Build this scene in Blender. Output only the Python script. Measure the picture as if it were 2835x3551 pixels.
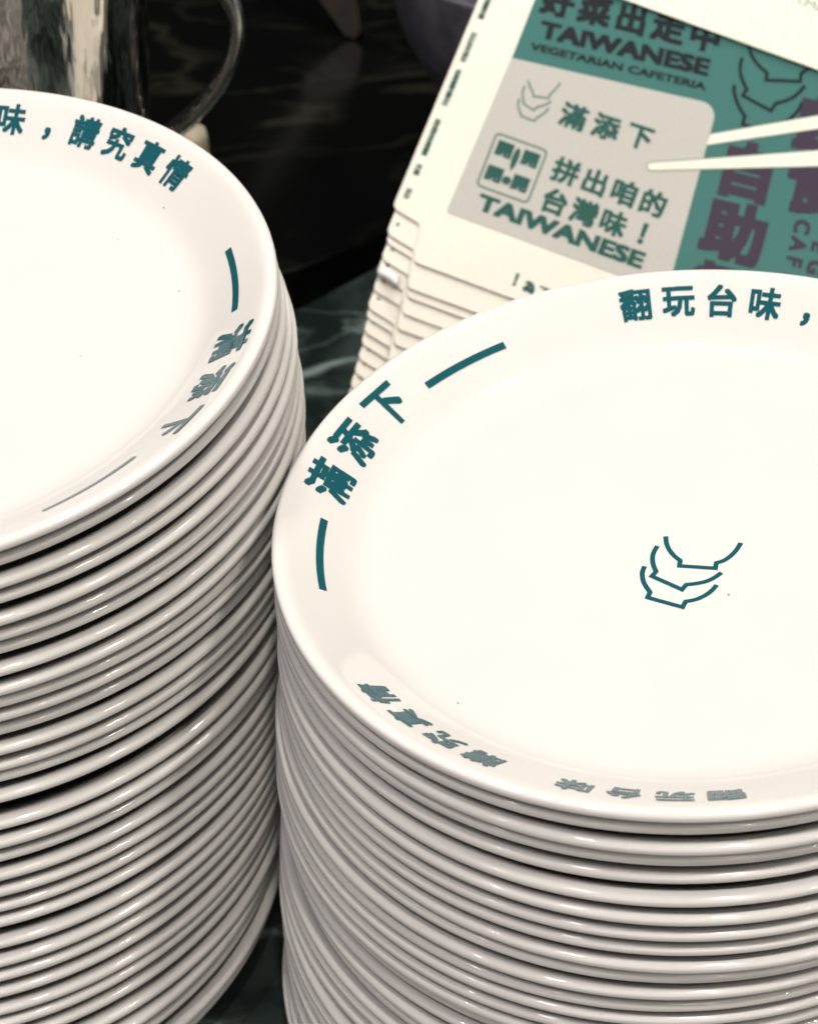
import bpy, math, random
import numpy as np
from mathutils import Matrix, Vector, Quaternion

for o in list(bpy.data.objects):
    bpy.data.objects.remove(o, do_unlink=True)
scene = bpy.context.scene
col = scene.collection
rnd = random.Random(11)

# ------------------------------------------------------------------ camera
cam_d = bpy.data.cameras.new('camera')
cam = bpy.data.objects.new('camera', cam_d)
col.objects.link(cam)
PITCH, ROLL = 0.734709270286992, -0.045633583835924196
cp, sp, cr, sr = math.cos(PITCH), math.sin(PITCH), math.cos(ROLL), math.sin(ROLL)
x0 = Vector((1, 0, 0)); y0 = Vector((0, -sp, -cp)); fwd = Vector((0, cp, -sp))
xr = cr * x0 - sr * y0
yd = sr * x0 + cr * y0
rot = Matrix((xr, -yd, -fwd)).transposed()
cam.matrix_world = Matrix.Translation((0, 0, 0.69225)) @ rot.to_4x4()
cam_d.sensor_fit = 'VERTICAL'
cam_d.sensor_height = 36.0
cam_d.lens = 36.0 * 7500 / 3551
cam_d.clip_start = 0.01
cam_d.clip_end = 50
cam_d.dof.use_dof = True
cam_d.dof.focus_distance = 0.66
cam_d.dof.aperture_fstop = 20
scene.camera = cam

# ------------------------------------------------------------------ light
world = bpy.data.worlds.new('World')
scene.world = world
world.use_nodes = True
bg = world.node_tree.nodes['Background']
bg.inputs[0].default_value = (0.93, 0.90, 1.0, 1)
bg.inputs[1].default_value = 0.02

def area(name, loc, target, size, power, color, size_y=None, shape='RECTANGLE'):
    d = bpy.data.lights.new(name, 'AREA')
    d.shape = shape
    d.size = size
    if shape == 'RECTANGLE':
        d.size_y = size_y or size
    d.energy = power
    d.color = color
    o = bpy.data.objects.new(name, d)
    col.objects.link(o)
    o.location = loc
    o.rotation_euler = (Vector(target) - Vector(loc)).to_track_quat('-Z', 'Y').to_euler()
    return o

WARM = (1.0, 0.955, 0.895)
COOL = (1.0, 0.95, 1.0)
for (lx, ly, lz, pw, sz, lc) in ((-0.62, -0.08, 1.9, 7.0, .12, COOL), (0.12, -0.08, 2.0, 9.8, .10, WARM), (0.80, -0.05, 1.9, 9.6, .16, WARM),
                                 (-0.02, 0.90, 1.9, 1.2, .025, WARM), (0.55, 1.02, 1.9, 6.0, .05, WARM), (-0.10, 1.35, 1.9, 5.0, .05, WARM), (-1.25, -0.10, 1.9, 4.0, .07, COOL)):  # the one furthest back is an added fill for the near inner plate walls
    area('downlight', (lx, ly, lz), (lx * .4 + .03, 0.5, 0.2), sz, pw, lc, shape='DISK')
area('rear_fill', (-0.25, 1.75, 1.7), (-0.15, 0.7, 0.2), 0.20, 12.0, (1.0, 0.96, 0.92), shape='DISK')  # unseen lamp added to light the rear plate lips mirrored in the steel
area('front_high_fill', (0.1, -0.65, 1.95), (0.0, 0.6, 0.2), 0.4, 3.5, WARM, shape='DISK')  # lamp added above the camera side to brighten the carton fronts
area('front_low_fill', (0.0, -2.3, 0.60), (0.05, 0.6, 0.2), 3.0, 24.5, (1.0, 0.945, 0.895), 0.7)  # added fill panel behind the camera, stands in for ambient light on the lips
area('lamp_downlight', (0.29, -2.10, 1.95), (0.08, 0.4, 0.2), 0.07, 3.2, WARM, shape='DISK')
area('lamp_downlight', (1.19, -2.10, 1.95), (0.08, 0.4, 0.2), 0.07, 3.2, WARM, shape='DISK')
area('lamp_downlight', (1.75, -0.25, 1.55), (0.0, 0.5, 0.2), 0.07, 2.6, WARM, shape='DISK')

scene.view_settings.view_transform = 'Standard'
scene.view_settings.look = 'None'
scene.view_settings.exposure = 0.0
scene.view_settings.gamma = 1.0
scene.view_settings.use_curve_mapping = False
try:
    scene.cycles.max_bounces = 10
    scene.cycles.diffuse_bounces = 0
    scene.cycles.glossy_bounces = 5
    scene.cycles.caustics_reflective = False
    scene.cycles.caustics_refractive = False
    scene.cycles.use_denoising = True
except Exception:
    pass

# ------------------------------------------------------------------ materials
def srgb(r, g, b):
    f = lambda c: (c / 255 / 12.92) if c / 255 <= 0.04045 else ((c / 255 + 0.055) / 1.055) ** 2.4
    return (f(r), f(g), f(b), 1)

def principled(name, color, rough=0.5, metal=0.0, coat=0.0, spec=0.5):
    m = bpy.data.materials.new(name)
    m.use_nodes = True
    b = m.node_tree.nodes['Principled BSDF']
    b.inputs['Base Color'].default_value = color
    b.inputs['Roughness'].default_value = rough
    b.inputs['Metallic'].default_value = metal
    b.inputs['Coat Weight'].default_value = coat
    b.inputs['Coat Roughness'].default_value = 0.06
    b.inputs['Specular IOR Level'].default_value = spec
    return m, b

def noise(m, scale, detail=4.0, coord='Object', rough=0.55):
    nt = m.node_tree
    tc = nt.nodes.new('ShaderNodeTexCoord')
    n = nt.nodes.new('ShaderNodeTexNoise')
    n.inputs['Scale'].default_value = scale
    n.inputs['Detail'].default_value = detail
    n.inputs['Roughness'].default_value = rough
    nt.links.new(tc.outputs[coord], n.inputs['Vector'])
    return n

def ramp(m, src, stops):
    nt = m.node_tree
    r = nt.nodes.new('ShaderNodeValToRGB')
    while len(r.color_ramp.elements) < len(stops):
        r.color_ramp.elements.new(0.5)
    for e, (p, c) in zip(r.color_ramp.elements, stops):
        e.position = p
        e.color = c
    nt.links.new(src, r.inputs[0])
    return r

def bump(m, b, src, strength, dist):
    nt = m.node_tree
    bp = nt.nodes.new('ShaderNodeBump')
    bp.inputs['Strength'].default_value = strength
    bp.inputs['Distance'].default_value = dist
    nt.links.new(src, bp.inputs['Height'])
    nt.links.new(bp.outputs[0], b.inputs['Normal'])

def link(m, a, b):
    m.node_tree.links.new(a, b)

# glazed white tableware
M_PLATE, b = principled('white_glaze', (0.80, 0.765, 0.715, 1), 0.16, spec=0.5)
n = noise(M_PLATE, 26, 3)
r = ramp(M_PLATE, n.outputs['Fac'], [(0.3, (0.785, 0.75, 0.70, 1)), (0.7, (0.81, 0.775, 0.725, 1))])
link(M_PLATE, r.outputs[0], b.inputs['Base Color'])
n2 = noise(M_PLATE, 9, 5)
r2 = ramp(M_PLATE, n2.outputs['Fac'], [(0.35, (0.05,) * 3 + (1,)), (0.75, (0.10,) * 3 + (1,))])
link(M_PLATE, r2.outputs[0], b.inputs['Roughness'])
n3 = noise(M_PLATE, 16, 2)
bump(M_PLATE, b, n3.outputs['Fac'], 0.035, 0.004)

def ink(name, c, rough=0.3):
    m, b = principled(name, c, rough, spec=0.5 if rough < .25 else 0.2)
    n = noise(m, 900, 3)
    c2 = tuple(min(1, v * 1.06) for v in c[:3]) + (1,)
    c1 = tuple(v * 0.94 for v in c[:3]) + (1,)
    r = ramp(m, n.outputs['Fac'], [(0.3, c1), (0.75, c2)])
    link(m, r.outputs[0], b.inputs['Base Color'])
    return m

M_INK = ink('teal_underglaze_print', srgb(28, 90, 98), 0.08)
M_TEAL = ink('teal_carton_print', srgb(58, 116, 109), 0.45)
M_NAVY = ink('navy_carton_print', srgb(13, 19, 29), 0.5)
M_PURPLE = ink('plum_carton_print', srgb(60, 48, 66), 0.5)
M_GREEN = ink('green_carton_print', srgb(30, 88, 78), 0.5)
M_SAGE = ink('sage_outline_print', srgb(104, 132, 114), 0.5)
M_GREY = ink('grey_panel_print', srgb(198, 195, 186), 0.5)
M_PALEINK = ink('pale_grey_print', srgb(178, 184, 172), 0.5)

M_CARTON, b = principled('cream_carton', srgb(246, 236, 216), 0.5, spec=0.35)
n = noise(M_CARTON, 220, 4)
r = ramp(M_CARTON, n.outputs['Fac'], [(0.3, srgb(246, 238, 220)), (0.7, srgb(249, 242, 226))])
link(M_CARTON, r.outputs[0], b.inputs['Base Color'])
bump(M_CARTON, b, n.outputs['Fac'], 0.03, 0.0003)

def marble(name, base, veincol, scale, cracks, cloud):
    m, b = principled(name, base, 0.16, spec=0.4)
    nt = m.node_tree
    N = nt.nodes.new
    def math_(op, a, b_=None, c=None):
        n = N('ShaderNodeMath'); n.operation = op; n.use_clamp = False
        for i, v in enumerate((a, b_, c)):
            if v is None: continue
            if isinstance(v, (int, float)): n.inputs[i].default_value = v
            else: nt.links.new(v, n.inputs[i])
        return n.outputs[0]
    tc = N('ShaderNodeTexCoord')
    def nz(sc, det, dist, vec=None):
        n = N('ShaderNodeTexNoise')
        n.inputs['Scale'].default_value = sc; n.inputs['Detail'].default_value = det; n.inputs['Distortion'].default_value = dist
        nt.links.new(vec or tc.outputs['Object'], n.inputs['Vector'])
        return n
    mp = N('ShaderNodeMapping'); mp.inputs['Rotation'].default_value = (0.3, 0.2, 0.7); mp.inputs['Scale'].default_value = (1.0, 2.2, 1.4)
    nt.links.new(tc.outputs['Object'], mp.inputs['Vector'])
    f1 = nz(scale, 7, 0.9, mp.outputs[0]).outputs['Fac']
    ridge = math_('SUBTRACT', 1.0, math_('MULTIPLY', math_('ABSOLUTE', math_('SUBTRACT', f1, 0.5)), 14.0))
    ridge = math_('POWER', math_('MAXIMUM', ridge, 0.0), 2.2)
    cl = ramp(m, nz(scale * 0.9, 5, 0.4).outputs['Fac'], [(0.42, (0, 0, 0, 1)), (0.68, (1, 1, 1, 1))]).outputs[0]
    tot = math_('MULTIPLY', ridge, math_('MULTIPLY_ADD', cl, 0.8, 0.12))
    tot = math_('MULTIPLY_ADD', cl, cloud, tot)
    if cracks:
        w = nz(scale * 0.7, 3, 0.0)
        mix = N('ShaderNodeMixRGB'); mix.blend_type = 'LINEAR_LIGHT'; mix.inputs[0].default_value = 0.035
        nt.links.new(tc.outputs['Object'], mix.inputs[1]); nt.links.new(w.outputs['Color'], mix.inputs[2])
        v = N('ShaderNodeTexVoronoi'); v.feature = 'DISTANCE_TO_EDGE'; v.inputs['Scale'].default_value = cracks
        nt.links.new(mix.outputs[0], v.inputs['Vector'])
        ck = ramp(m, v.outputs['Distance'], [(0.0, (1, 1, 1, 1)), (0.022, (.5, .5, .5, 1)), (0.05, (0, 0, 0, 1))]).outputs[0]
        msk = ramp(m, nz(scale * 1.6, 2, 0.0).outputs['Fac'], [(0.42, (0, 0, 0, 1)), (0.58, (1, 1, 1, 1))]).outputs[0]
        tot = math_('MULTIPLY_ADD', math_('MULTIPLY', ck, msk), 0.75, tot)
    mc = N('ShaderNodeMixRGB'); mc.use_clamp = True
    mc.inputs[1].default_value = base
    mc.inputs[2].default_value = veincol
    nt.links.new(math_('MINIMUM', tot, 1.0), mc.inputs[0])
    nt.links.new(mc.outputs[0], b.inputs['Base Color'])
    return m

M_COUNTER = marble('dark_green_marble', (0.008, 0.014, 0.013, 1), (0.30, 0.38, 0.35, 1), 13, 12, 0.22)
M_LEDGE = marble('black_marble', (0.0012, 0.0016, 0.0012, 1), (0.026, 0.025, 0.017, 1), 9, 0, 0.04)

M_STEEL, b = principled('polished_steel', (0.72, 0.69, 0.64, 1), 0.06, 1.0)
n = noise(M_STEEL, 1.0, 3)
mp = M_STEEL.node_tree.nodes.new('ShaderNodeMapping')
mp.inputs['Scale'].default_value = (70, 70, 9)
link(M_STEEL, n.inputs['Vector'].links[0].from_socket, mp.inputs['Vector'])
link(M_STEEL, mp.outputs[0], n.inputs['Vector'])
bump(M_STEEL, b, n.outputs['Fac'], 0.30, 0.004)
M_BOWL, b = principled('lavender_grey_glaze', srgb(150, 147, 168), 0.35)
n = noise(M_BOWL, 60, 4)
r = ramp(M_BOWL, n.outputs['Fac'], [(0.35, srgb(100, 98, 108)), (0.65, srgb(132, 130, 142))])
link(M_BOWL, r.outputs[0], b.inputs['Base Color'])
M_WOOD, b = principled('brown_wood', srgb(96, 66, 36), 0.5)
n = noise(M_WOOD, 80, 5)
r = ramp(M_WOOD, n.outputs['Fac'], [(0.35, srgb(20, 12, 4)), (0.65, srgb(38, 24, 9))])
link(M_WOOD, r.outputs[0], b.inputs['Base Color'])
M_BEIGE, b = principled('beige_paper', srgb(190, 178, 152), 0.6)
n = noise(M_BEIGE, 120, 4)
r = ramp(M_BEIGE, n.outputs['Fac'], [(0.35, srgb(178, 165, 138)), (0.65, srgb(200, 188, 162))])
link(M_BEIGE, r.outputs[0], b.inputs['Base Color'])
M_TAB, b = principled('white_paper', (0.88, 0.87, 0.84, 1), 0.4)
M_SPECK, b = principled('grey_speck', (0.10, 0.09, 0.08, 1), 0.6)

# ------------------------------------------------------------------ helpers
def mesh_obj(name, verts, faces, mat, parent=None, smooth=False):
    me = bpy.data.meshes.new(name)
    me.from_pydata([tuple(v) for v in verts], [], faces)
    me.update()
    if smooth:
        me.polygons.foreach_set('use_smooth', [True] * len(me.polygons))
    me.materials.append(mat)
    o = bpy.data.objects.new(name, me)
    col.objects.link(o)
    if parent:
        o.parent = parent
    return o

def tag(o, label=None, cat=None, group=None, kind=None):
    if label: o['label'] = label
    if cat: o['category'] = cat
    if group: o['group'] = group
    if kind: o['kind'] = kind
    return o

def empty(name, loc=(0, 0, 0)):
    o = bpy.data.objects.new(name, None)
    o.empty_display_size = 0.02
    col.objects.link(o)
    o.location = loc
    return o

def lathe(profile, seg=96, close=False):
    v, f = [], []
    n = len(profile)
    for (r, z) in profile:
        for s in range(seg):
            a = 2 * math.pi * s / seg
            v.append((r * math.cos(a), r * math.sin(a), z))
    for i in range(n - 1 if not close else n):
        i2 = (i + 1) % n
        for s in range(seg):
            s2 = (s + 1) % seg
            f.append((i * seg + s, i * seg + s2, i2 * seg + s2, i2 * seg + s))
    return v, f

def tube(path, r, seg=10, flat=1.0):
    v, f = [], []
    P = [Vector(p) for p in path]
    up = Vector((0, 1, 0))
    for i, p in enumerate(P):
        t = (P[min(i + 1, len(P) - 1)] - P[max(i - 1, 0)]).normalized()
        s1 = t.cross(up).normalized()
        for k in range(seg):
            a = 2 * math.pi * k / seg
            v.append(p + s1 * (math.cos(a) * r) + up * (math.sin(a) * r * flat))
    for i in range(len(P) - 1):
        for k in range(seg):
            k2 = (k + 1) % seg
            f.append((i * seg + k, i * seg + k2, (i + 1) * seg + k2, (i + 1) * seg + k))
    f.append(tuple(range(seg))[::-1])
    f.append(tuple(range((len(P) - 1) * seg, len(P) * seg)))
    return v, f

_glyph_cache = {}
def glyph(ch, bold=0.03, res=3):
    """outline mesh of one character or word, thickened by laying shifted copies over each other;
    em = 1, baseline at y = 0; the third number counts the layer, so that no two copies share a plane"""
    key = (ch, bold)
    if key not in _glyph_cache:
        c = bpy.data.curves.new('t', 'FONT')
        c.body = ch
        c.resolution_u = res
        o = bpy.data.objects.new('t', c)
        col.objects.link(o)
        bpy.context.view_layer.update()
        m = o.to_mesh()
        base = [(v.co.x, v.co.y) for v in m.vertices]
        bf = [tuple(p.vertices) for p in m.polygons]
        o.to_mesh_clear()
        bpy.data.objects.remove(o, do_unlink=True)
        bpy.data.curves.remove(c)
        vs, fs = [], []
        shifts = [(dx * bold * .9, dy * bold * .9) for dx in (-1, 0, 1) for dy in (-1, 0, 1)]
        for k, (dx, dy) in enumerate(shifts):
            n0 = len(vs)
            vs += [(x + dx, y + dy, k) for x, y in base]
            fs += [tuple(i + n0 for i in f) for f in bf]
        _glyph_cache[key] = (vs, fs)
    return _glyph_cache[key]

def centred(ch, bold):
    vs, fs = glyph(ch, bold)
    xs = [v[0] for v in vs]; ys = [v[1] for v in vs]
    return [(x - 0.5 * (min(xs) + max(xs)), y - 0.5 * (min(ys) + max(ys)), k) for x, y, k in vs], fs

def stroke(pts, w):
    """ribbon of width w along a 2-D polyline with mitred corners"""
    P = [Vector(p) for p in pts]
    v = []
    for i, p in enumerate(P):
        a = (p - P[i - 1]).normalized() if i > 0 else None
        b_ = (P[i + 1] - p).normalized() if i < len(P) - 1 else None
        if a is None: a = b_
        if b_ is None: b_ = a
        na = Vector((-a.y, a.x)); nb = Vector((-b_.y, b_.x))
        mn = (na + nb)
        mn = mn.normalized() if mn.length > 1e-6 else na
        k = min(1.0 / max(0.35, mn.dot(na)), 2.2)
        v += [p + mn * (w / 2 * k), p - mn * (w / 2 * k)]
    f = [(2 * i, 2 * i + 1, 2 * i + 3, 2 * i + 2) for i in range(len(P) - 1)]
    return [(q.x, q.y) for q in v], f

def smooth_path(pts, keep=(), it=2):
    """round the arcs of a polyline, leaving the corners listed in keep"""
    pts = [(p[0], p[1], i in keep or i in (0, len(pts) - 1)) for i, p in enumerate(pts)]
    for _ in range(it):
        out = []
        for i, p in enumerate(pts):
            if p[2]:
                out.append(p)
            else:
                a, c = pts[i - 1], pts[i + 1]
                out.append((p[0] * .75 + a[0] * .25, p[1] * .75 + a[1] * .25, False))
                out.append((p[0] * .75 + c[0] * .25, p[1] * .75 + c[1] * .25, False))
        pts = out
    return [(p[0], p[1]) for p in pts]

ORD = ['top', 'second', 'third', 'fourth', 'fifth', 'sixth', 'seventh', 'eighth', 'ninth', 'tenth', 'eleventh', 'twelfth',
       'thirteenth', 'fourteenth', 'fifteenth', 'sixteenth', 'seventeenth', 'eighteenth', 'nineteenth', 'twentieth']
ORD += ['twenty-' + w for w in ['first', 'second', 'third', 'fourth', 'fifth', 'sixth', 'seventh', 'eighth', 'ninth']]
ORD += ['thirtieth'] + ['thirty-' + w for w in ['first', 'second', 'third', 'fourth', 'fifth', 'sixth']]

# ------------------------------------------------------------------ setting: counter and the ledge behind it
def slab(name, poly, z0, z1, mat):
    n = len(poly)
    v = [(x, y, z1) for x, y in poly] + [(x, y, z0) for x, y in poly]
    f = [tuple(range(n)), tuple(range(2 * n - 1, n - 1, -1))]
    f += [(i, i + n, (i + 1) % n + n, (i + 1) % n) for i in range(n)]
    o = mesh_obj(name, v, f, mat)
    m = o.modifiers.new('edge', 'BEVEL'); m.width = 0.002; m.segments = 2
    return o

TOP = -0.0039
tag(slab('counter', [(-1.0, -0.3), (1.2, -0.3), (1.2, 1.62), (-0.0105, 0.976), (-0.0546, 0.937), (-1.0, 0.10)][0:3] +
         [(1.2, 1.72), (-0.0105, 0.974), (-0.0546, 0.938), (-1.0, 0.58)], -0.04, TOP, M_COUNTER), kind='structure')
tag(slab('back_ledge', [(-1.2, 0.64), (-0.055, 0.985), (1.4, 1.86), (1.4, 3.2), (-1.2, 3.2)], -0.10, -0.012, M_LEDGE), kind='structure')

# ------------------------------------------------------------------ plates
R = 0.13
def interp(px, py, x):
    return float(np.interp(x, px, py))

_pr = np.array([0.0, .30, .66, .70, .73, .76, .79, .82, .86, .905, .945, .962, .972, .979])
_pz = np.array([-.130, -.130, -.130, -.1298, -.1290, -.1255, -.1175, -.1030, -.0765, -.0458, -.0185, -.0075, -.0028, -.0010])
def pz(r):
    """inner surface height at radius r: cubic through the profile points (Catmull-Rom)"""
    i = int(np.clip(np.searchsorted(_pr, r) - 1, 0, len(_pr) - 2))
    x0, x1 = _pr[i], _pr[i + 1]
    t = (r - x0) / (x1 - x0)
    m = lambda j: 0.0 if j in (0,) else (_pz[min(j + 1, len(_pz) - 1)] - _pz[j - 1]) / (_pr[min(j + 1, len(_pr) - 1)] - _pr[j - 1])
    h = x1 - x0
    return float((2*t**3 - 3*t**2 + 1) * _pz[i] + (t**3 - 2*t**2 + t) * h * m(i) + (-2*t**3 + 3*t**2) * _pz[i + 1] + (t**3 - t**2) * h * m(i + 1))

prof = [(0.0005, -.130)] + [(r, pz(r)) for r in (.15, .3, .45, .60, .66, .68, .70, .715, .73, .745, .76, .775, .79, .805, .82, .84, .86, .88, .905, .925, .945, .954, .962, .968, .973, .979)]
prof += [(0.98416, -0.0005), (0.98884, -0.0005), (0.99284, -0.00181), (0.99605, -0.00408), (0.99819, -0.00675), (0.99954, -0.00986), (1.0, -0.0132)]
prof += [(1.0, -.0180), (.9994, -.0222), (.9972, -.0248), (.9935, -.0260), (.987, -.0266), (.976, -.0290), (.962, -.0370)]
prof += [(r, pz(r) - .0300 - 0.02 * (1 - r)) for r in (.945, .925, .905, .88, .86, .84, .82, .805, .79, .775, .76, .745, .73, .70)]
prof += [(.66, -.1665), (.605, -.167), (.600, -.182), (.594, -.1845), (.580, -.1845), (.574, -.182), (.570, -.167), (.30, -.166), (.0005, -.166)]
pv, pf = lathe([(r * R, z * R) for r, z in prof], 192)
plate_src = mesh_obj('plate', pv, pf, M_PLATE, smooth=True)
plate_mesh = plate_src.data
bpy.data.objects.remove(plate_src, do_unlink=True)

def rim_point(r, th, lift=0.0016):
    # lift along the surface normal of the sloping wall
    d = 0.004
    s = (pz(min(r + d, .978)) - pz(r - d)) / (min(r + d, .978) - r + d)
    nl = math.hypot(1, s)
    rr = r - s / nl * lift
    return (rr * R * math.cos(th), rr * R * math.sin(th), (pz(r) + lift / nl) * R)

SLOGAN = '翻玩台味，講究真情'
def add_rim_char(vs_out, fs_out, ch, th, size, bold, r0=.906, cos_s=.825):
    vs, fs = centred(ch, bold)
    base = len(vs_out)
    for x, y, k in vs:
        yy = y - (0.30 if ch == '，' else 0)
        xx = x * 0.93
        vs_out.append(rim_point(r0 + yy * size * cos_s, th - xx * size / r0, 0.0014 + k * 0.00004))
    fs_out += [tuple(i + base for i in f) for f in fs]

LOGO = [
 [(-6.39, 4.04), (-6.67, 0.88), (-6.14, -2.63), (-4.81, -5.98), (-3.35, -8.13), (-3.87, -10.6), (6.9, -13.36), (7.55, -10.88), (9.98, -10.29), (12.62, -8.14), (14.71, -5.56), (16.33, -2.64)],
 [(-9.54, -0.15), (-11.06, -2.85), (-11.9, -6.12), (-11.82, -9.5), (-11.35, -12.2), (-12.91, -14.1), (-4.49, -21.61), (-2.91, -19.59), (0.03, -19.56), (3.18, -19.09), (5.83, -17.84), (8.45, -15.64)],
 [(-14.6, -9.17), (-15.68, -11.79), (-15.88, -15.08), (-15.43, -17.97), (-14.27, -21.42), (-15.29, -23.69), (-5.3, -29.57), (-4.08, -27.18), (-0.92, -26.86), (2.03, -25.45), (4.45, -23.48), (6.25, -21.09)]]

def add_print(plate, phi, logo_rot=0.0):
    """underglaze print: two slogans, two names with a dash on either side, three nested bowls in the middle"""
    STEP = math.radians(7.4)
    for half in (0, 1):
        c0 = math.radians(phi) + math.pi * half
        v, f = [], []
        st, cc_ = (STEP, c0) if half == 0 else (math.radians(6.75), c0 - math.radians(1.0))
        for i, ch in enumerate(SLOGAN):
            if half and ch == '，':
                continue
            add_rim_char(v, f, ch, cc_ + (4 - i) * st, .096 if half == 0 else .090, .034)
        mesh_obj('rim_slogan', v, f, M_INK, plate)
        c1 = c0 + math.pi / 2
        v, f = [], []
        for i, ch in enumerate('滿添下'):
            add_rim_char(v, f, ch, c1 + (1 - i) * math.radians(10.3), .127, .035, .905)
        mesh_obj('rim_name', v, f, M_INK, plate)
        for s in (-1, 1):
            cc = c1 + s * math.radians(27.5)
            v, f = [], []
            nseg = 28
            for i in range(nseg + 1):
                th = cc + math.radians(17.0) * (i / nseg - 0.5)
                v += [rim_point(.8805, th), rim_point(.889, th), rim_point(.8975, th)]
            for i in range(nseg):
                f += [(3*i, 3*i+1, 3*i+4, 3*i+3), (3*i+1, 3*i+2, 3*i+5, 3*i+4)]
            mesh_obj('rim_dash', v, f, M_INK, plate)
    lg = empty('bowl_logo'); lg.parent = plate
    ca, sa = math.cos(logo_rot), math.sin(logo_rot)
    for L in LOGO:
        path = smooth_path(L, keep=(4, 5, 6, 7))
        v2, f2 = stroke(path, 1.55)
        v = [((x * ca - y * sa) / 1000, (x * sa + y * ca) / 1000, -.130 * R + .00016) for x, y in v2]
        mesh_obj('bowl_outline', v, f2, M_INK, lg)

LEFT = [(-0.16934, 0.57726, 0.27473, 0.0113, 0.0171), (-0.16909, 0.58072, 0.26724, 0.011, 0.0166), (-0.16789, 0.5789, 0.25976, 0.0107, 0.0161), (-0.16652, 0.58105, 0.25227, 0.0103, 0.0156), (-0.1651, 0.58074, 0.24478, 0.01, 0.0151), (-0.16534, 0.58284, 0.2373, 0.0097, 0.0146), (-0.16517, 0.58443, 0.22981, 0.0093, 0.0141), (-0.16447, 0.5829, 0.22232, 0.009, 0.0136), (-0.16457, 0.58224, 0.21484, 0.0087, 0.0131), (-0.16497, 0.58401, 0.20735, 0.0083, 0.0126), (-0.16558, 0.58497, 0.19987, 0.008, 0.0121), (-0.16624, 0.5872, 0.19238, 0.0077, 0.0116), (-0.16689, 0.58604, 0.18489, 0.0073, 0.0111), (-0.16755, 0.58667, 0.17741, 0.007, 0.0106), (-0.16822, 0.58795, 0.16992, 0.0067, 0.0101), (-0.16888, 0.5856, 0.16243, 0.0063, 0.0096), (-0.16953, 0.58031, 0.15495, 0.006, 0.0091), (-0.1702, 0.57855, 0.14746, 0.0057, 0.0086), (-0.17089, 0.57855, 0.13997, 0.0053, 0.0081), (-0.17157, 0.57785, 0.13249, 0.005, 0.0075), (-0.17225, 0.57669, 0.125, 0.0047, 0.007), (-0.17317, 0.57662, 0.11751, 0.0043, 0.0065), (-0.17408, 0.57511, 0.11003, 0.004, 0.006), (-0.17499, 0.57327, 0.10254, 0.0037, 0.0055), (-0.1759, 0.57087, 0.09506, 0.0033, 0.005), (-0.17683, 0.56998, 0.08757, 0.003, 0.0045), (-0.17775, 0.56816, 0.08008, 0.0027, 0.004), (-0.17868, 0.56687, 0.0726, 0.0023, 0.0035), (-0.17961, 0.56622, 0.06511, 0.002, 0.003), (-0.18073, 0.56451, 0.05762, 0.0017, 0.0025), (-0.18185, 0.56181, 0.05014, 0.0013, 0.002), (-0.18297, 0.55924, 0.04265, 0.001, 0.0015), (-0.1841, 0.55659, 0.03516, 0.0007, 0.001), (-0.18523, 0.55562, 0.02768, 0.0003, 0.0005), (-0.18637, 0.55364, 0.02019, 0.0, 0.0)]
RIGHT = [(0.08596, 0.49739, 0.24192, 0.073, -0.0451), (0.08577, 0.49884, 0.23477, 0.0707, -0.0436), (0.08553, 0.4983, 0.22762, 0.0683, -0.0422), (0.08533, 0.50115, 0.22047, 0.066, -0.0407), (0.08519, 0.5007, 0.21332, 0.0636, -0.0393), (0.08508, 0.49816, 0.20617, 0.0613, -0.0378), (0.08496, 0.49712, 0.19902, 0.0589, -0.0364), (0.08482, 0.4973, 0.19187, 0.0565, -0.0349), (0.08477, 0.49808, 0.18472, 0.0542, -0.0334), (0.08485, 0.49685, 0.17757, 0.0518, -0.032), (0.08317, 0.49802, 0.17042, 0.0495, -0.0305), (0.08188, 0.49865, 0.16327, 0.0471, -0.0291), (0.08126, 0.49894, 0.15612, 0.0448, -0.0276), (0.08112, 0.49972, 0.14897, 0.0424, -0.0262), (0.08115, 0.49826, 0.14182, 0.04, -0.0247), (0.08118, 0.49838, 0.13467, 0.0377, -0.0233), (0.08127, 0.50188, 0.12752, 0.0353, -0.0218), (0.08137, 0.50058, 0.12037, 0.033, -0.0204), (0.08148, 0.49895, 0.11322, 0.0306, -0.0189), (0.0816, 0.49951, 0.10607, 0.0283, -0.0175), (0.08029, 0.50131, 0.09892, 0.0259, -0.016), (0.07897, 0.5008, 0.09177, 0.0236, -0.0145), (0.07795, 0.50027, 0.08462, 0.0212, -0.0131), (0.07745, 0.49821, 0.07747, 0.0188, -0.0116), (0.07695, 0.49808, 0.07032, 0.0165, -0.0102), (0.07661, 0.49819, 0.06317, 0.0141, -0.0087), (0.07627, 0.49532, 0.05602, 0.0118, -0.0073), (0.07609, 0.49643, 0.04887, 0.0094, -0.0058), (0.07592, 0.49464, 0.04172, 0.0071, -0.0044), (0.07568, 0.49604, 0.03457, 0.0047, -0.0029), (0.07544, 0.4922, 0.02742, 0.0024, -0.0015), (0.07521, 0.49351, 0.02027, 0.0, -0.0)]

def place_plate(row, label, group, spin):
    x, y, z, tx, ty = row
    o = bpy.data.objects.new('plate', plate_mesh)
    col.objects.link(o)
    q = Vector((0, 0, 1)).rotation_difference(Vector((-tx, -ty, 1)).normalized())
    o.rotation_mode = 'QUATERNION'
    o.rotation_quaternion = q @ Quaternion((0, 0, 1), spin)
    o.location = (x, y, z)
    tag(o, label, 'plate', group)
    return o

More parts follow.
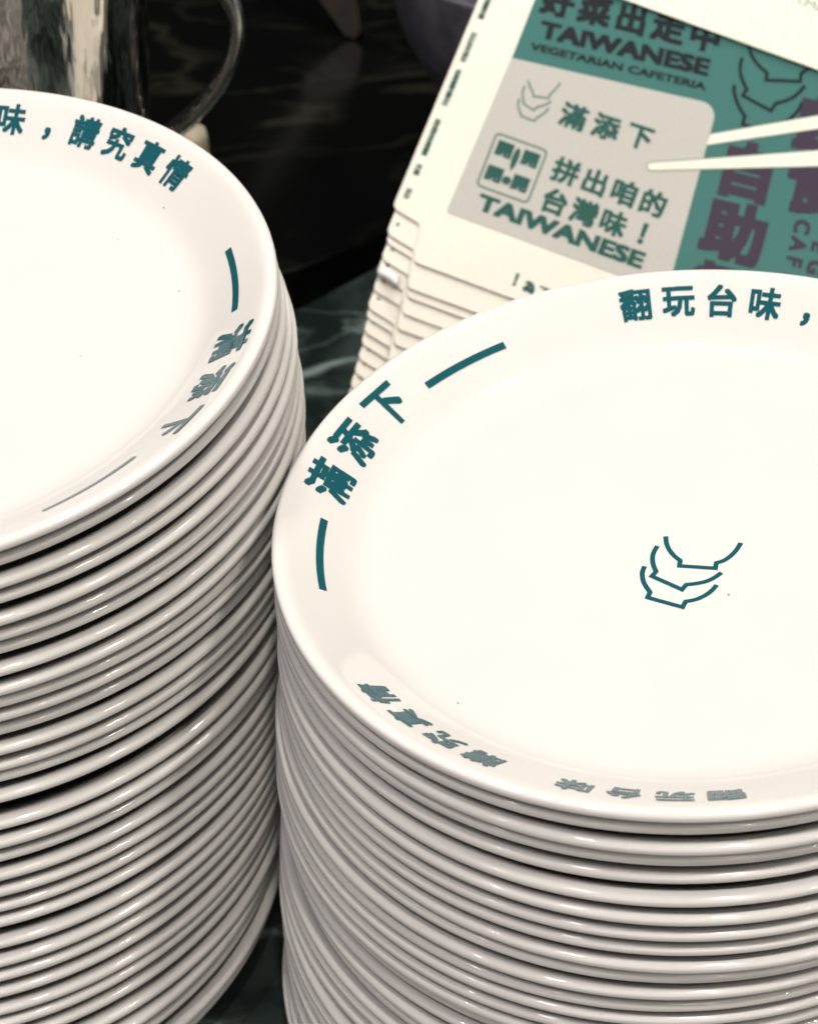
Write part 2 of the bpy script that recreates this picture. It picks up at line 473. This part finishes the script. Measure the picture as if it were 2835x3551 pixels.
for side, rows, phi in (('left', LEFT, 67.8), ('right', RIGHT, 62.0)):
    for k, row in enumerate(rows):
        if k == 0:
            lab = ('white plate with teal rim writing on top of the left stack' if side == 'left'
                   else 'white plate with teal bowl logo and rim writing on top of the right stack')
        elif k == len(rows) - 1:
            lab = 'lowest white plate of the %s stack, standing on the dark counter' % side
        else:
            lab = 'white plate, %s from the top of the %s stack' % (ORD[k], side)
        spin = 0.0 if k == 0 else rnd.uniform(0, 6.28)
        row = list(row)
        if k:
            row[3] += rnd.uniform(-.007, .007); row[4] += rnd.uniform(-.005, .005)
            jj = .0026 if (side == 'right' and k > 13) or k > 28 else .0007
            row[0] += rnd.uniform(-jj, jj) * .5; row[1] += rnd.uniform(-jj, jj)
            if side == 'left' and k >= 16:
                row[2] -= .0020 * (1 - (k - 16) / 19); row[1] += .0021 * (1 - (k - 16) / 19)
        p = place_plate(row, lab, 'plates of the %s stack' % side, spin)
        if k == 0:
            add_print(p, phi, 0.0 if side == 'right' else math.radians(5))
            if True:
                for (sx, sy, sr_) in (((9.25, -26.05, .28), (-75.4, -61.98, .25)) if side == 'right' else ((88.0, 62.0, .3), (72.0, 50.0, .22), (95.0, 18.0, .25), (64.0, -14.0, .2))):
                    rr = math.hypot(sx, sy) / 1000 / R
                    v = [(sx / 1000 + sr_ / 1000 * math.cos(a), sy / 1000 + sr_ / 1000 * math.sin(a) * 1.3, pz(min(rr, .96)) * R + .0002) for a in np.linspace(0, 2 * math.pi, 9)[:-1]]
                    mesh_obj('glaze_speck', v, [tuple(range(8))], M_SPECK, p)

# ------------------------------------------------------------------ fanned pile of flat folded cartons leaning back
BM = Matrix(((0.9189059425929689, 0.39363489082492437, 0.025757356086702494),
             (-0.30356379621298013, 0.7473193163437211, -0.5910692523286232),
             (-0.25191445035188353, 0.5353180476546658, 0.8062094625834562)))
BLOC = Vector((0.0108036, 0.8210603, 0.1272615))
mm = 0.001 * 7.6 / 6.6

def arc2(c, r, a0, a1, n=5):
    return [(c[0] + r * math.cos(math.radians(a0 + (a1 - a0) * i / n)), c[1] + r * math.sin(math.radians(a0 + (a1 - a0) * i / n))) for i in range(n + 1)]

XR, YT = 170.0, 128.0
LEFTX = -12.4
OUT = ([(LEFTX + 1.4, YT), (LEFTX - .1, 7.0)] + arc2((LEFTX + 3.0, 5.0), 3.1, 180, 258, 5) + [(-1.2, 0.15), (-.3, -.2), (.25, -1.0), (2.7, -13.6)]
       + [(3.3, -15.0), (4.6, -15.75)] + [(XR - 8, -16.6), (XR, -9.0), (XR, YT)])

def panel(pts, z, thick):
    n = len(pts)
    v = [(x * mm, y * mm, z * mm) for x, y in pts] + [(x * mm, y * mm, (z - thick) * mm) for x, y in pts]
    f = [tuple(range(n)), tuple(range(2 * n - 1, n - 1, -1))] + [(i, i + n, (i + 1) % n + n, (i + 1) % n) for i in range(n)]
    return v, f

STEP_Y = [0.0, 10.4, 13.7, 20.3, 26.6, 32.8, 40.1, 43.5, 49.1, 53.8, 59.6, 65.3, 71.0, 76.8]
PITCHMM = 1.25
cartons = []
for k, sy in enumerate(STEP_Y):
    root = empty('folded_carton')
    off = Vector(((0.72 * k + (0 if k == 0 else .4 + rnd.uniform(-.5, .5))) * mm, -sy * mm, -PITCHMM * k * mm))
    rz = 0.0 if k == 0 else math.radians(rnd.uniform(-.35, .35))
    root.matrix_world = Matrix.Translation(BLOC) @ BM.to_4x4() @ Matrix.Translation(off) @ Matrix.Rotation(rz, 4, 'Z')
    cartons.append(root)
    lab = ('flat cream carton printed in teal, grey and plum, on top of the fanned carton pile' if k == 0
           else 'flat cream carton edge, %s from the top of the fanned carton pile' % ORD[k])
    tag(root, lab, 'carton', 'cartons of the fanned pile')
    v, f = panel(OUT, 0.0, 1.0)
    p_ = mesh_obj('carton_panel', v, f, M_CARTON, root)
    bv = p_.modifiers.new('edge', 'BEVEL'); bv.width = .0005; bv.segments = 2; bv.limit_method = 'ANGLE'
    if k:
        for cy in (7.6,):
            vs, fs = centred(rnd.choice('情真究味台'), .05)
            mesh_obj('margin_character', [((LEFTX + 3.0 + y_ * 1.5) * mm, (cy - x_ * 1.5) * mm, (.06 + kk * .003) * mm) for x_, y_, kk in vs], fs, M_GREEN, root)
bpy.context.view_layer.update()

top = cartons[0]
def flat(name, pts2, faces, z, mat, parent=top):
    return mesh_obj(name, [(p[0] * mm, p[1] * mm, (z + (p[2] * .003 if len(p) > 2 else 0)) * mm) for p in pts2], faces, mat, parent)

def poly(name, pts, z, mat, parent=top):
    return flat(name, pts, [tuple(range(len(pts)))], z, mat, parent)

def word(name, s, x, y, ang, width, z, mat, bold=.03, parent=top, height=None, shear=0.0):
    """a printed word from its baseline start, scaled to a given width (and cap height)"""
    vs, fs = glyph(s, bold)
    xs = [p[0] for p in vs]; ys = [p[1] for p in vs]
    sx = width / (max(xs) - min(xs))
    sy = (height / (max(ys) - min(ys))) if height else sx
    ca, sa = math.cos(math.radians(ang)), math.sin(math.radians(ang))
    out = []
    for p in vs:
        a = (p[0] - min(xs)) * sx; c = (p[1] - min(ys)) * sy
        a += shear * c
        out.append((x + a * ca - c * sa, y + a * sa + c * ca, p[2]))
    return flat(name, out, fs, z, mat, parent)

def char(name, ch, cx, cy, ang, size, z, mat, bold=.035, parent=top, sx=1.0):
    vs, fs = centred(ch, bold)
    ca, sa = math.cos(math.radians(ang)), math.sin(math.radians(ang))
    return flat(name, [(cx + (x * ca * sx - y * sa) * size, cy + (x * sa * sx + y * ca) * size, k) for x, y, k in vs], fs, z, mat, parent)

Z = [0.06 + .05 * i for i in range(10)]
# teal field with the grey panel cut into it
poly('teal_field', [(9.7, 8.6), (XR - 14, 8.6), (XR - 14, 121.5), (10.1, 121.5)], Z[0], M_TEAL)
gp = [(8.9, 8.2)] + arc2((8.4 + 1.2, 8.3 + 1.2), 1.2, 180, 270, 3)[1:3] + [(101.2, 7.8)] + arc2((88.2, 83.4), 6.2, 4, 97, 8) + [(9.75, 79.2)]
gp = [(8.1, 9.6), (8.5, 8.6), (9.4, 8.2), (101.2, 7.8)] + arc2((88.6, 83.0), 6.2, 4, 97, 8) + [(9.75, 79.2)]
poly('grey_panel', gp, Z[1], M_GREY)
# words on the teal field
for i, ch in enumerate('好菜出走中'):
    char('heading_character', ch, 19.2 + i * 15.2, 109.0 + i * 1.82, 6.9, 13.4, Z[1], M_NAVY, .055)
word('heading_word', 'TAIWANESE', 16.7, 91.3, 7.05, 70.3, Z[1], M_NAVY, .055, height=7.8)
word('heading_word', 'VEGETARIAN CAFETERIA', 15.5, 85.1, 6.95, 72.6, Z[1], M_NAVY, .045, height=3.4)
BIG = [[(97.67, 118.74), (100.18, 114.75), (104.01, 111.89), (108.32, 110.15), (109.08, 107.05), (122.15, 111.46), (121.31, 114.84), (123.61, 118.19), (125.55, 121.0)],
       [(96.82, 112.83), (97.48, 107.53), (99.98, 103.56), (103.05, 100.43), (102.37, 97.4), (115.07, 95.23), (115.83, 98.89), (120.83, 102.65), (123.36, 107.01), (124.47, 110.51)],
       [(97.6, 100.49), (98.81, 96.96), (101.99, 92.66), (105.99, 89.3), (106.34, 85.76), (117.93, 85.95), (119.21, 88.88), (123.47, 94.79), (125.4, 99.2), (125.74, 103.31)]]
lg = empty('bowl_logo'); lg.parent = top
for L in BIG:
    v2, f2 = stroke(smooth_path(L, keep=(3, 4, 5, 6)), 1.5)
    flat('bowl_outline', v2, f2, Z[2], M_NAVY, lg)
for ch, x, y, s in (('自', 114.6, 67.5, 24.5), ('助', 117.6, 41.5, 25.5), ('餐', 119.4, 14.6, 25.5), ('蔬', 138.6, 96.0, 24.5), ('食', 142.6, 70.8, 24.5)):
    char('column_character', ch, x, y, 6.0, s, Z[2], M_PURPLE, .06)
for i, ch in enumerate('CAFE'):
    char('column_letter', ch, 142.4 + i * .85, 53.2 - i * 7.5, -84, 8.6, Z[2], M_PURPLE, .05)
for i, ch in enumerate('EG'):
    char('column_letter', ch, 151.6 + i * 1.1, 47.4 - i * 8.4, -84, 8.6, Z[2], M_PURPLE, .05)
# printed chopsticks
def chopstick(pts_tip, pts):
    poly('chopstick_outline', pts_tip, Z[3], M_SAGE)
    poly('chopstick_print', pts, Z[4], M_CARTON)
chopstick([(95.45, 77.3), (XR - 14, 114.2), (XR - 14, 106.4), (95.6, 71.9)], [(95.55, 76.95), (XR - 14, 113.8), (XR - 14, 106.8), (95.65, 72.25)])
tipc = (77.9, 55.6)
chopstick([(XR - 14, 86.1)] [0:0] + [(XR - 14, 94.9)] + arc2(tipc, 1.95, 116, 292, 8) + [(XR - 14, 85.8)],
          [(XR - 14, 94.4)] + arc2(tipc, 1.5, 116, 292, 8) + [(XR - 14, 86.3)])
# grey panel content
lg = empty('bowl_logo'); lg.parent = top
for L in ([(19.46, 72.52), (20.75, 70.55), (22.99, 68.34), (23.83, 66.82), (29.66, 68.14), (29.83, 70.05), (31.22, 73.35), (31.96, 76.09)],
          [(18.98, 69.87), (18.96, 66.79), (20.64, 63.75), (21.13, 62.4), (25.88, 61.17), (26.65, 62.99), (29.63, 65.06), (31.06, 67.45)],
          [(18.83, 63.98), (19.16, 60.73), (21.59, 57.99), (21.88, 57.18), (27.69, 56.97), (28.21, 58.69), (30.39, 61.37), (31.28, 64.46)]):
    v2, f2 = stroke(smooth_path(L, keep=(2, 3, 4, 5)), .85)
    flat('bowl_outline', v2, f2, Z[3], M_SAGE, lg)
for ch, x, y in zip('滿添下', (41.8, 55.5, 69.4), (64.5, 64.9, 65.7)):
    char('name_character', ch, x, y, 1.5, 11.0, Z[3], M_GREEN, .04)
ic = empty('exclamation_emblem'); ic.parent = top
def rrect(x0, y0, x1, y1, r):
    return arc2((x1 - r, y0 + r), r, 270, 360, 4) + arc2((x1 - r, y1 - r), r, 0, 90, 4) + arc2((x0 + r, y1 - r), r, 90, 180, 4) + arc2((x0 + r, y0 + r), r, 180, 270, 4)
ring = rrect(15.0, 23.0, 37.4, 47.4, 2.2)
inner = rrect(15.9, 23.9, 36.5, 46.5, 1.4)
nr = len(ring)
flat('emblem_frame', ring + inner, [(i, (i + 1) % nr, (i + 1) % nr + nr, i + nr) for i in range(nr)], Z[3], M_SAGE, ic)
for x, y in ((20.73, 41.37), (31.74, 41.23), (20.37, 30.21), (31.46, 30.11)):
    char('emblem_character', '開', x, y, 0, 6.6, Z[3], M_GREEN, .06, ic, 1.1)
drop = [(26.0, 33.7)] + [(26.0 + 1.65 * math.sin(t) * (0.55 + .45 * (t / math.pi)), 39.0 - 5.0 * math.cos(t)) for t in np.linspace(0.35, math.pi, 9)] + \
       [(26.0 - 1.65 * math.sin(t) * (0.55 + .45 * (t / math.pi)), 39.0 - 5.0 * math.cos(t)) for t in np.linspace(math.pi, 0.35, 9)][1:]
poly('emblem_drop', drop, Z[4], M_GREEN, ic)
poly('emblem_dot', arc2((25.9, 29.4), 1.85, 0, 345, 23), Z[4], M_GREEN, ic)
for row, y in (('拼出咱的', 41.4), ('台灣味！', 27.9)):
    for i, ch in enumerate(row):
        char('slogan_character', ch, 46.8 + i * 12.35 + (.3 if row[0] == '台' else 0), y, 0, 11.0, Z[3], M_GREEN, .042)
word('panel_word', 'TAIWANESE', 18.3, 13.7, -.2, 70.0, Z[3], M_GREEN, .055, height=7.3)
# tiny lettering along the left margin
side = '台味真情講究翻玩出走好菜'
q = 0
for y1, y0 in ((106.0, 90.5), (84.1, 70.3), (66.7, 50.3), (44.0, 27.7), (23.6, 18.6), (12.5, 7.9)):
    n_ = max(2, int(round((y1 - y0) / 2.15)))
    for i in range(n_):
        yy = y1 - (y1 - y0) * (i + .5) / n_
        char('margin_character', side[q % len(side)], LEFTX + 4.5 - (98 - yy) * .014 + .3, yy, -90, 2.5, Z[0], M_GREEN, .05)
        q += 1
# words near the front edge
for ch, x, y, s_ in (('！', 43.6, -8.0, 6.6), ('為', 49.6, -9.0, 5.0), ('了', 55.6, -9.2, 5.0), ('味', 61.6, -9.4, 5.0), ('台', 67.6, -9.6, 5.0)):
    char('front_character', ch, x, y, 0, s_, Z[0], M_GREEN, .05)
# white tuck flap lying over the far part of the lid
fp = [(LEFTX + 1.0, 119.0), (XR - 2, 117.6), (XR - 2, 175.0), (LEFTX + 1.0, 175.0)]
v, f = panel(fp, 2.0, 0.6)
flap = mesh_obj('tuck_flap', v, f, M_CARTON, top)
word('flap_text', 'i.Man', 110.2, 142.0, 0, 13.0, 2.06, M_PALEINK, .02, flap, height=3.6)

# bent white paper tab sticking out between the cartons
tb = empty('paper_tab')
tb.matrix_world = Matrix.Translation(BLOC) @ BM.to_4x4() @ Matrix.Translation(Vector((-8.6 * mm, -20.6 * mm, -1.4 * mm)))
v, f = [], []
for i in range(9):
    u_ = i / 8
    for j in range(5):
        w_ = j / 4
        v.append((u_ * 9.4 * mm, (-2.3 * u_ - 4.2 * w_ + .5 * math.sin(u_ * 3.1)) * mm, (.45 * math.sin(w_ * 2.6) + .5 * math.sin(u_ * 3.1)) * mm))
for i in range(8):
    for j in range(4):
        f.append((5 * i + j, 5 * i + j + 1, 5 * i + j + 6, 5 * i + j + 5))
t_o = mesh_obj('tab_sheet', v, f, M_TAB, tb, True)
sm = t_o.modifiers.new('thickness', 'SOLIDIFY'); sm.thickness = .0005
tag(tb, 'bright white paper tab sticking out at the corner of the carton pile', 'paper tab')

# ------------------------------------------------------------------ things on the counter behind the plates
pit = empty('steel_pitcher', (-0.170, 0.872, TOP))
prof = [(0.0005, 0.0), (.046, 0.0), (.049, .002), (.050, .006), (.0515, .05), (.054, .10), (.0575, .15), (.0612, .19), (.0655, .235), (.069, .262), (.071, .270), (.0695, .2705), (.0675, .262), (.064, .235), (.0598, .19), (.056, .15), (.0525, .10), (.050, .05), (.0485, .01), (.0005, .008)]
v, f = lathe(prof, 96)
mesh_obj('body', v, f, M_STEEL, pit, True)
hp = [(0.066, 0.012, .236), (.085, .012, .232), (.0965, .012, .222), (.1015, .012, .205), (.0995, .012, .190), (.094, .012, .177), (.0845, .012, .1635), (.0745, .012, .1535), (.064, .012, .1455), (.054, .008, .1395)]
hp = [(x, y, z) for x, y, z in hp]
def catmull(P, n=5):
    P = [Vector(p) for p in P]
    out = []
    for i in range(len(P) - 1):
        a, b_, c, d = P[max(i - 1, 0)], P[i], P[i + 1], P[min(i + 2, len(P) - 1)]
        for k in range(n):
            t = k / n
            out.append(0.5 * ((2 * b_) + (c - a) * t + (2 * a - 5 * b_ + 4 * c - d) * t * t + (3 * b_ - a - 3 * c + d) * t ** 3))
    return out + [P[-1]]
v, f = tube(catmull(hp), 0.0042, 12, 1.5)
mesh_obj('handle', v, f, M_STEEL, pit, True)
tag(pit, 'polished steel pitcher with curved loop handle behind the left plate stack', 'pitcher')

cup = empty('paper_container', (-0.103, 0.955, TOP))
v, f = lathe([(.0005, 0), (.009, 0), (.0088, .098), (.0080, .1025), (.0005, .1030)], 40)
mesh_obj('container_body', v, f, M_BEIGE, cup, True)
tag(cup, 'small beige paper container just showing below the pitcher handle', 'container')

bowl = empty('deep_bowl', (0.088, 1.045, -0.012))
bp_ = [(.0005, 0), (.030, 0), (.034, .012), (.040, .030), (.050, .055), (.062, .083), (.071, .098), (.080, .118), (.086, .140), (.089, .165), (.0895, .168), (.086, .166), (.082, .140), (.074, .112), (.055, .075), (.03, .03), (.0005, .02)]
v, f = lathe(bp_, 72)
mesh_obj('bowl_body', v, f, M_BOWL, bowl, True)
tag(bowl, 'dim lavender-grey bowl in the dark behind the carton stack', 'bowl')

sp_ = empty('wooden_spatula', (-0.02, 1.235, -0.012))
o2 = [(0, 0), (.006, .004), (.013, .03), (.015, .055), (.011, .075), (.006, .09), (.005, .24), (-.005, .24), (-.006, .09), (-.012, .075), (-.015, .055), (-.011, .03), (-.005, .004)]
n_ = len(o2)
v = [(x, -.003, z) for x, z in o2] + [(x, .003, z) for x, z in o2]
f = [tuple(range(n_)), tuple(range(2 * n_ - 1, n_ - 1, -1))] + [(i, (i + 1) % n_, (i + 1) % n_ + n_, i + n_) for i in range(n_)]
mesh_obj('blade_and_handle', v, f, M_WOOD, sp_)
sp_.rotation_euler = (math.radians(-28), math.radians(-24), 0)
tag(sp_, 'dark brown wooden spatula standing blurred in the dark background', 'spatula')
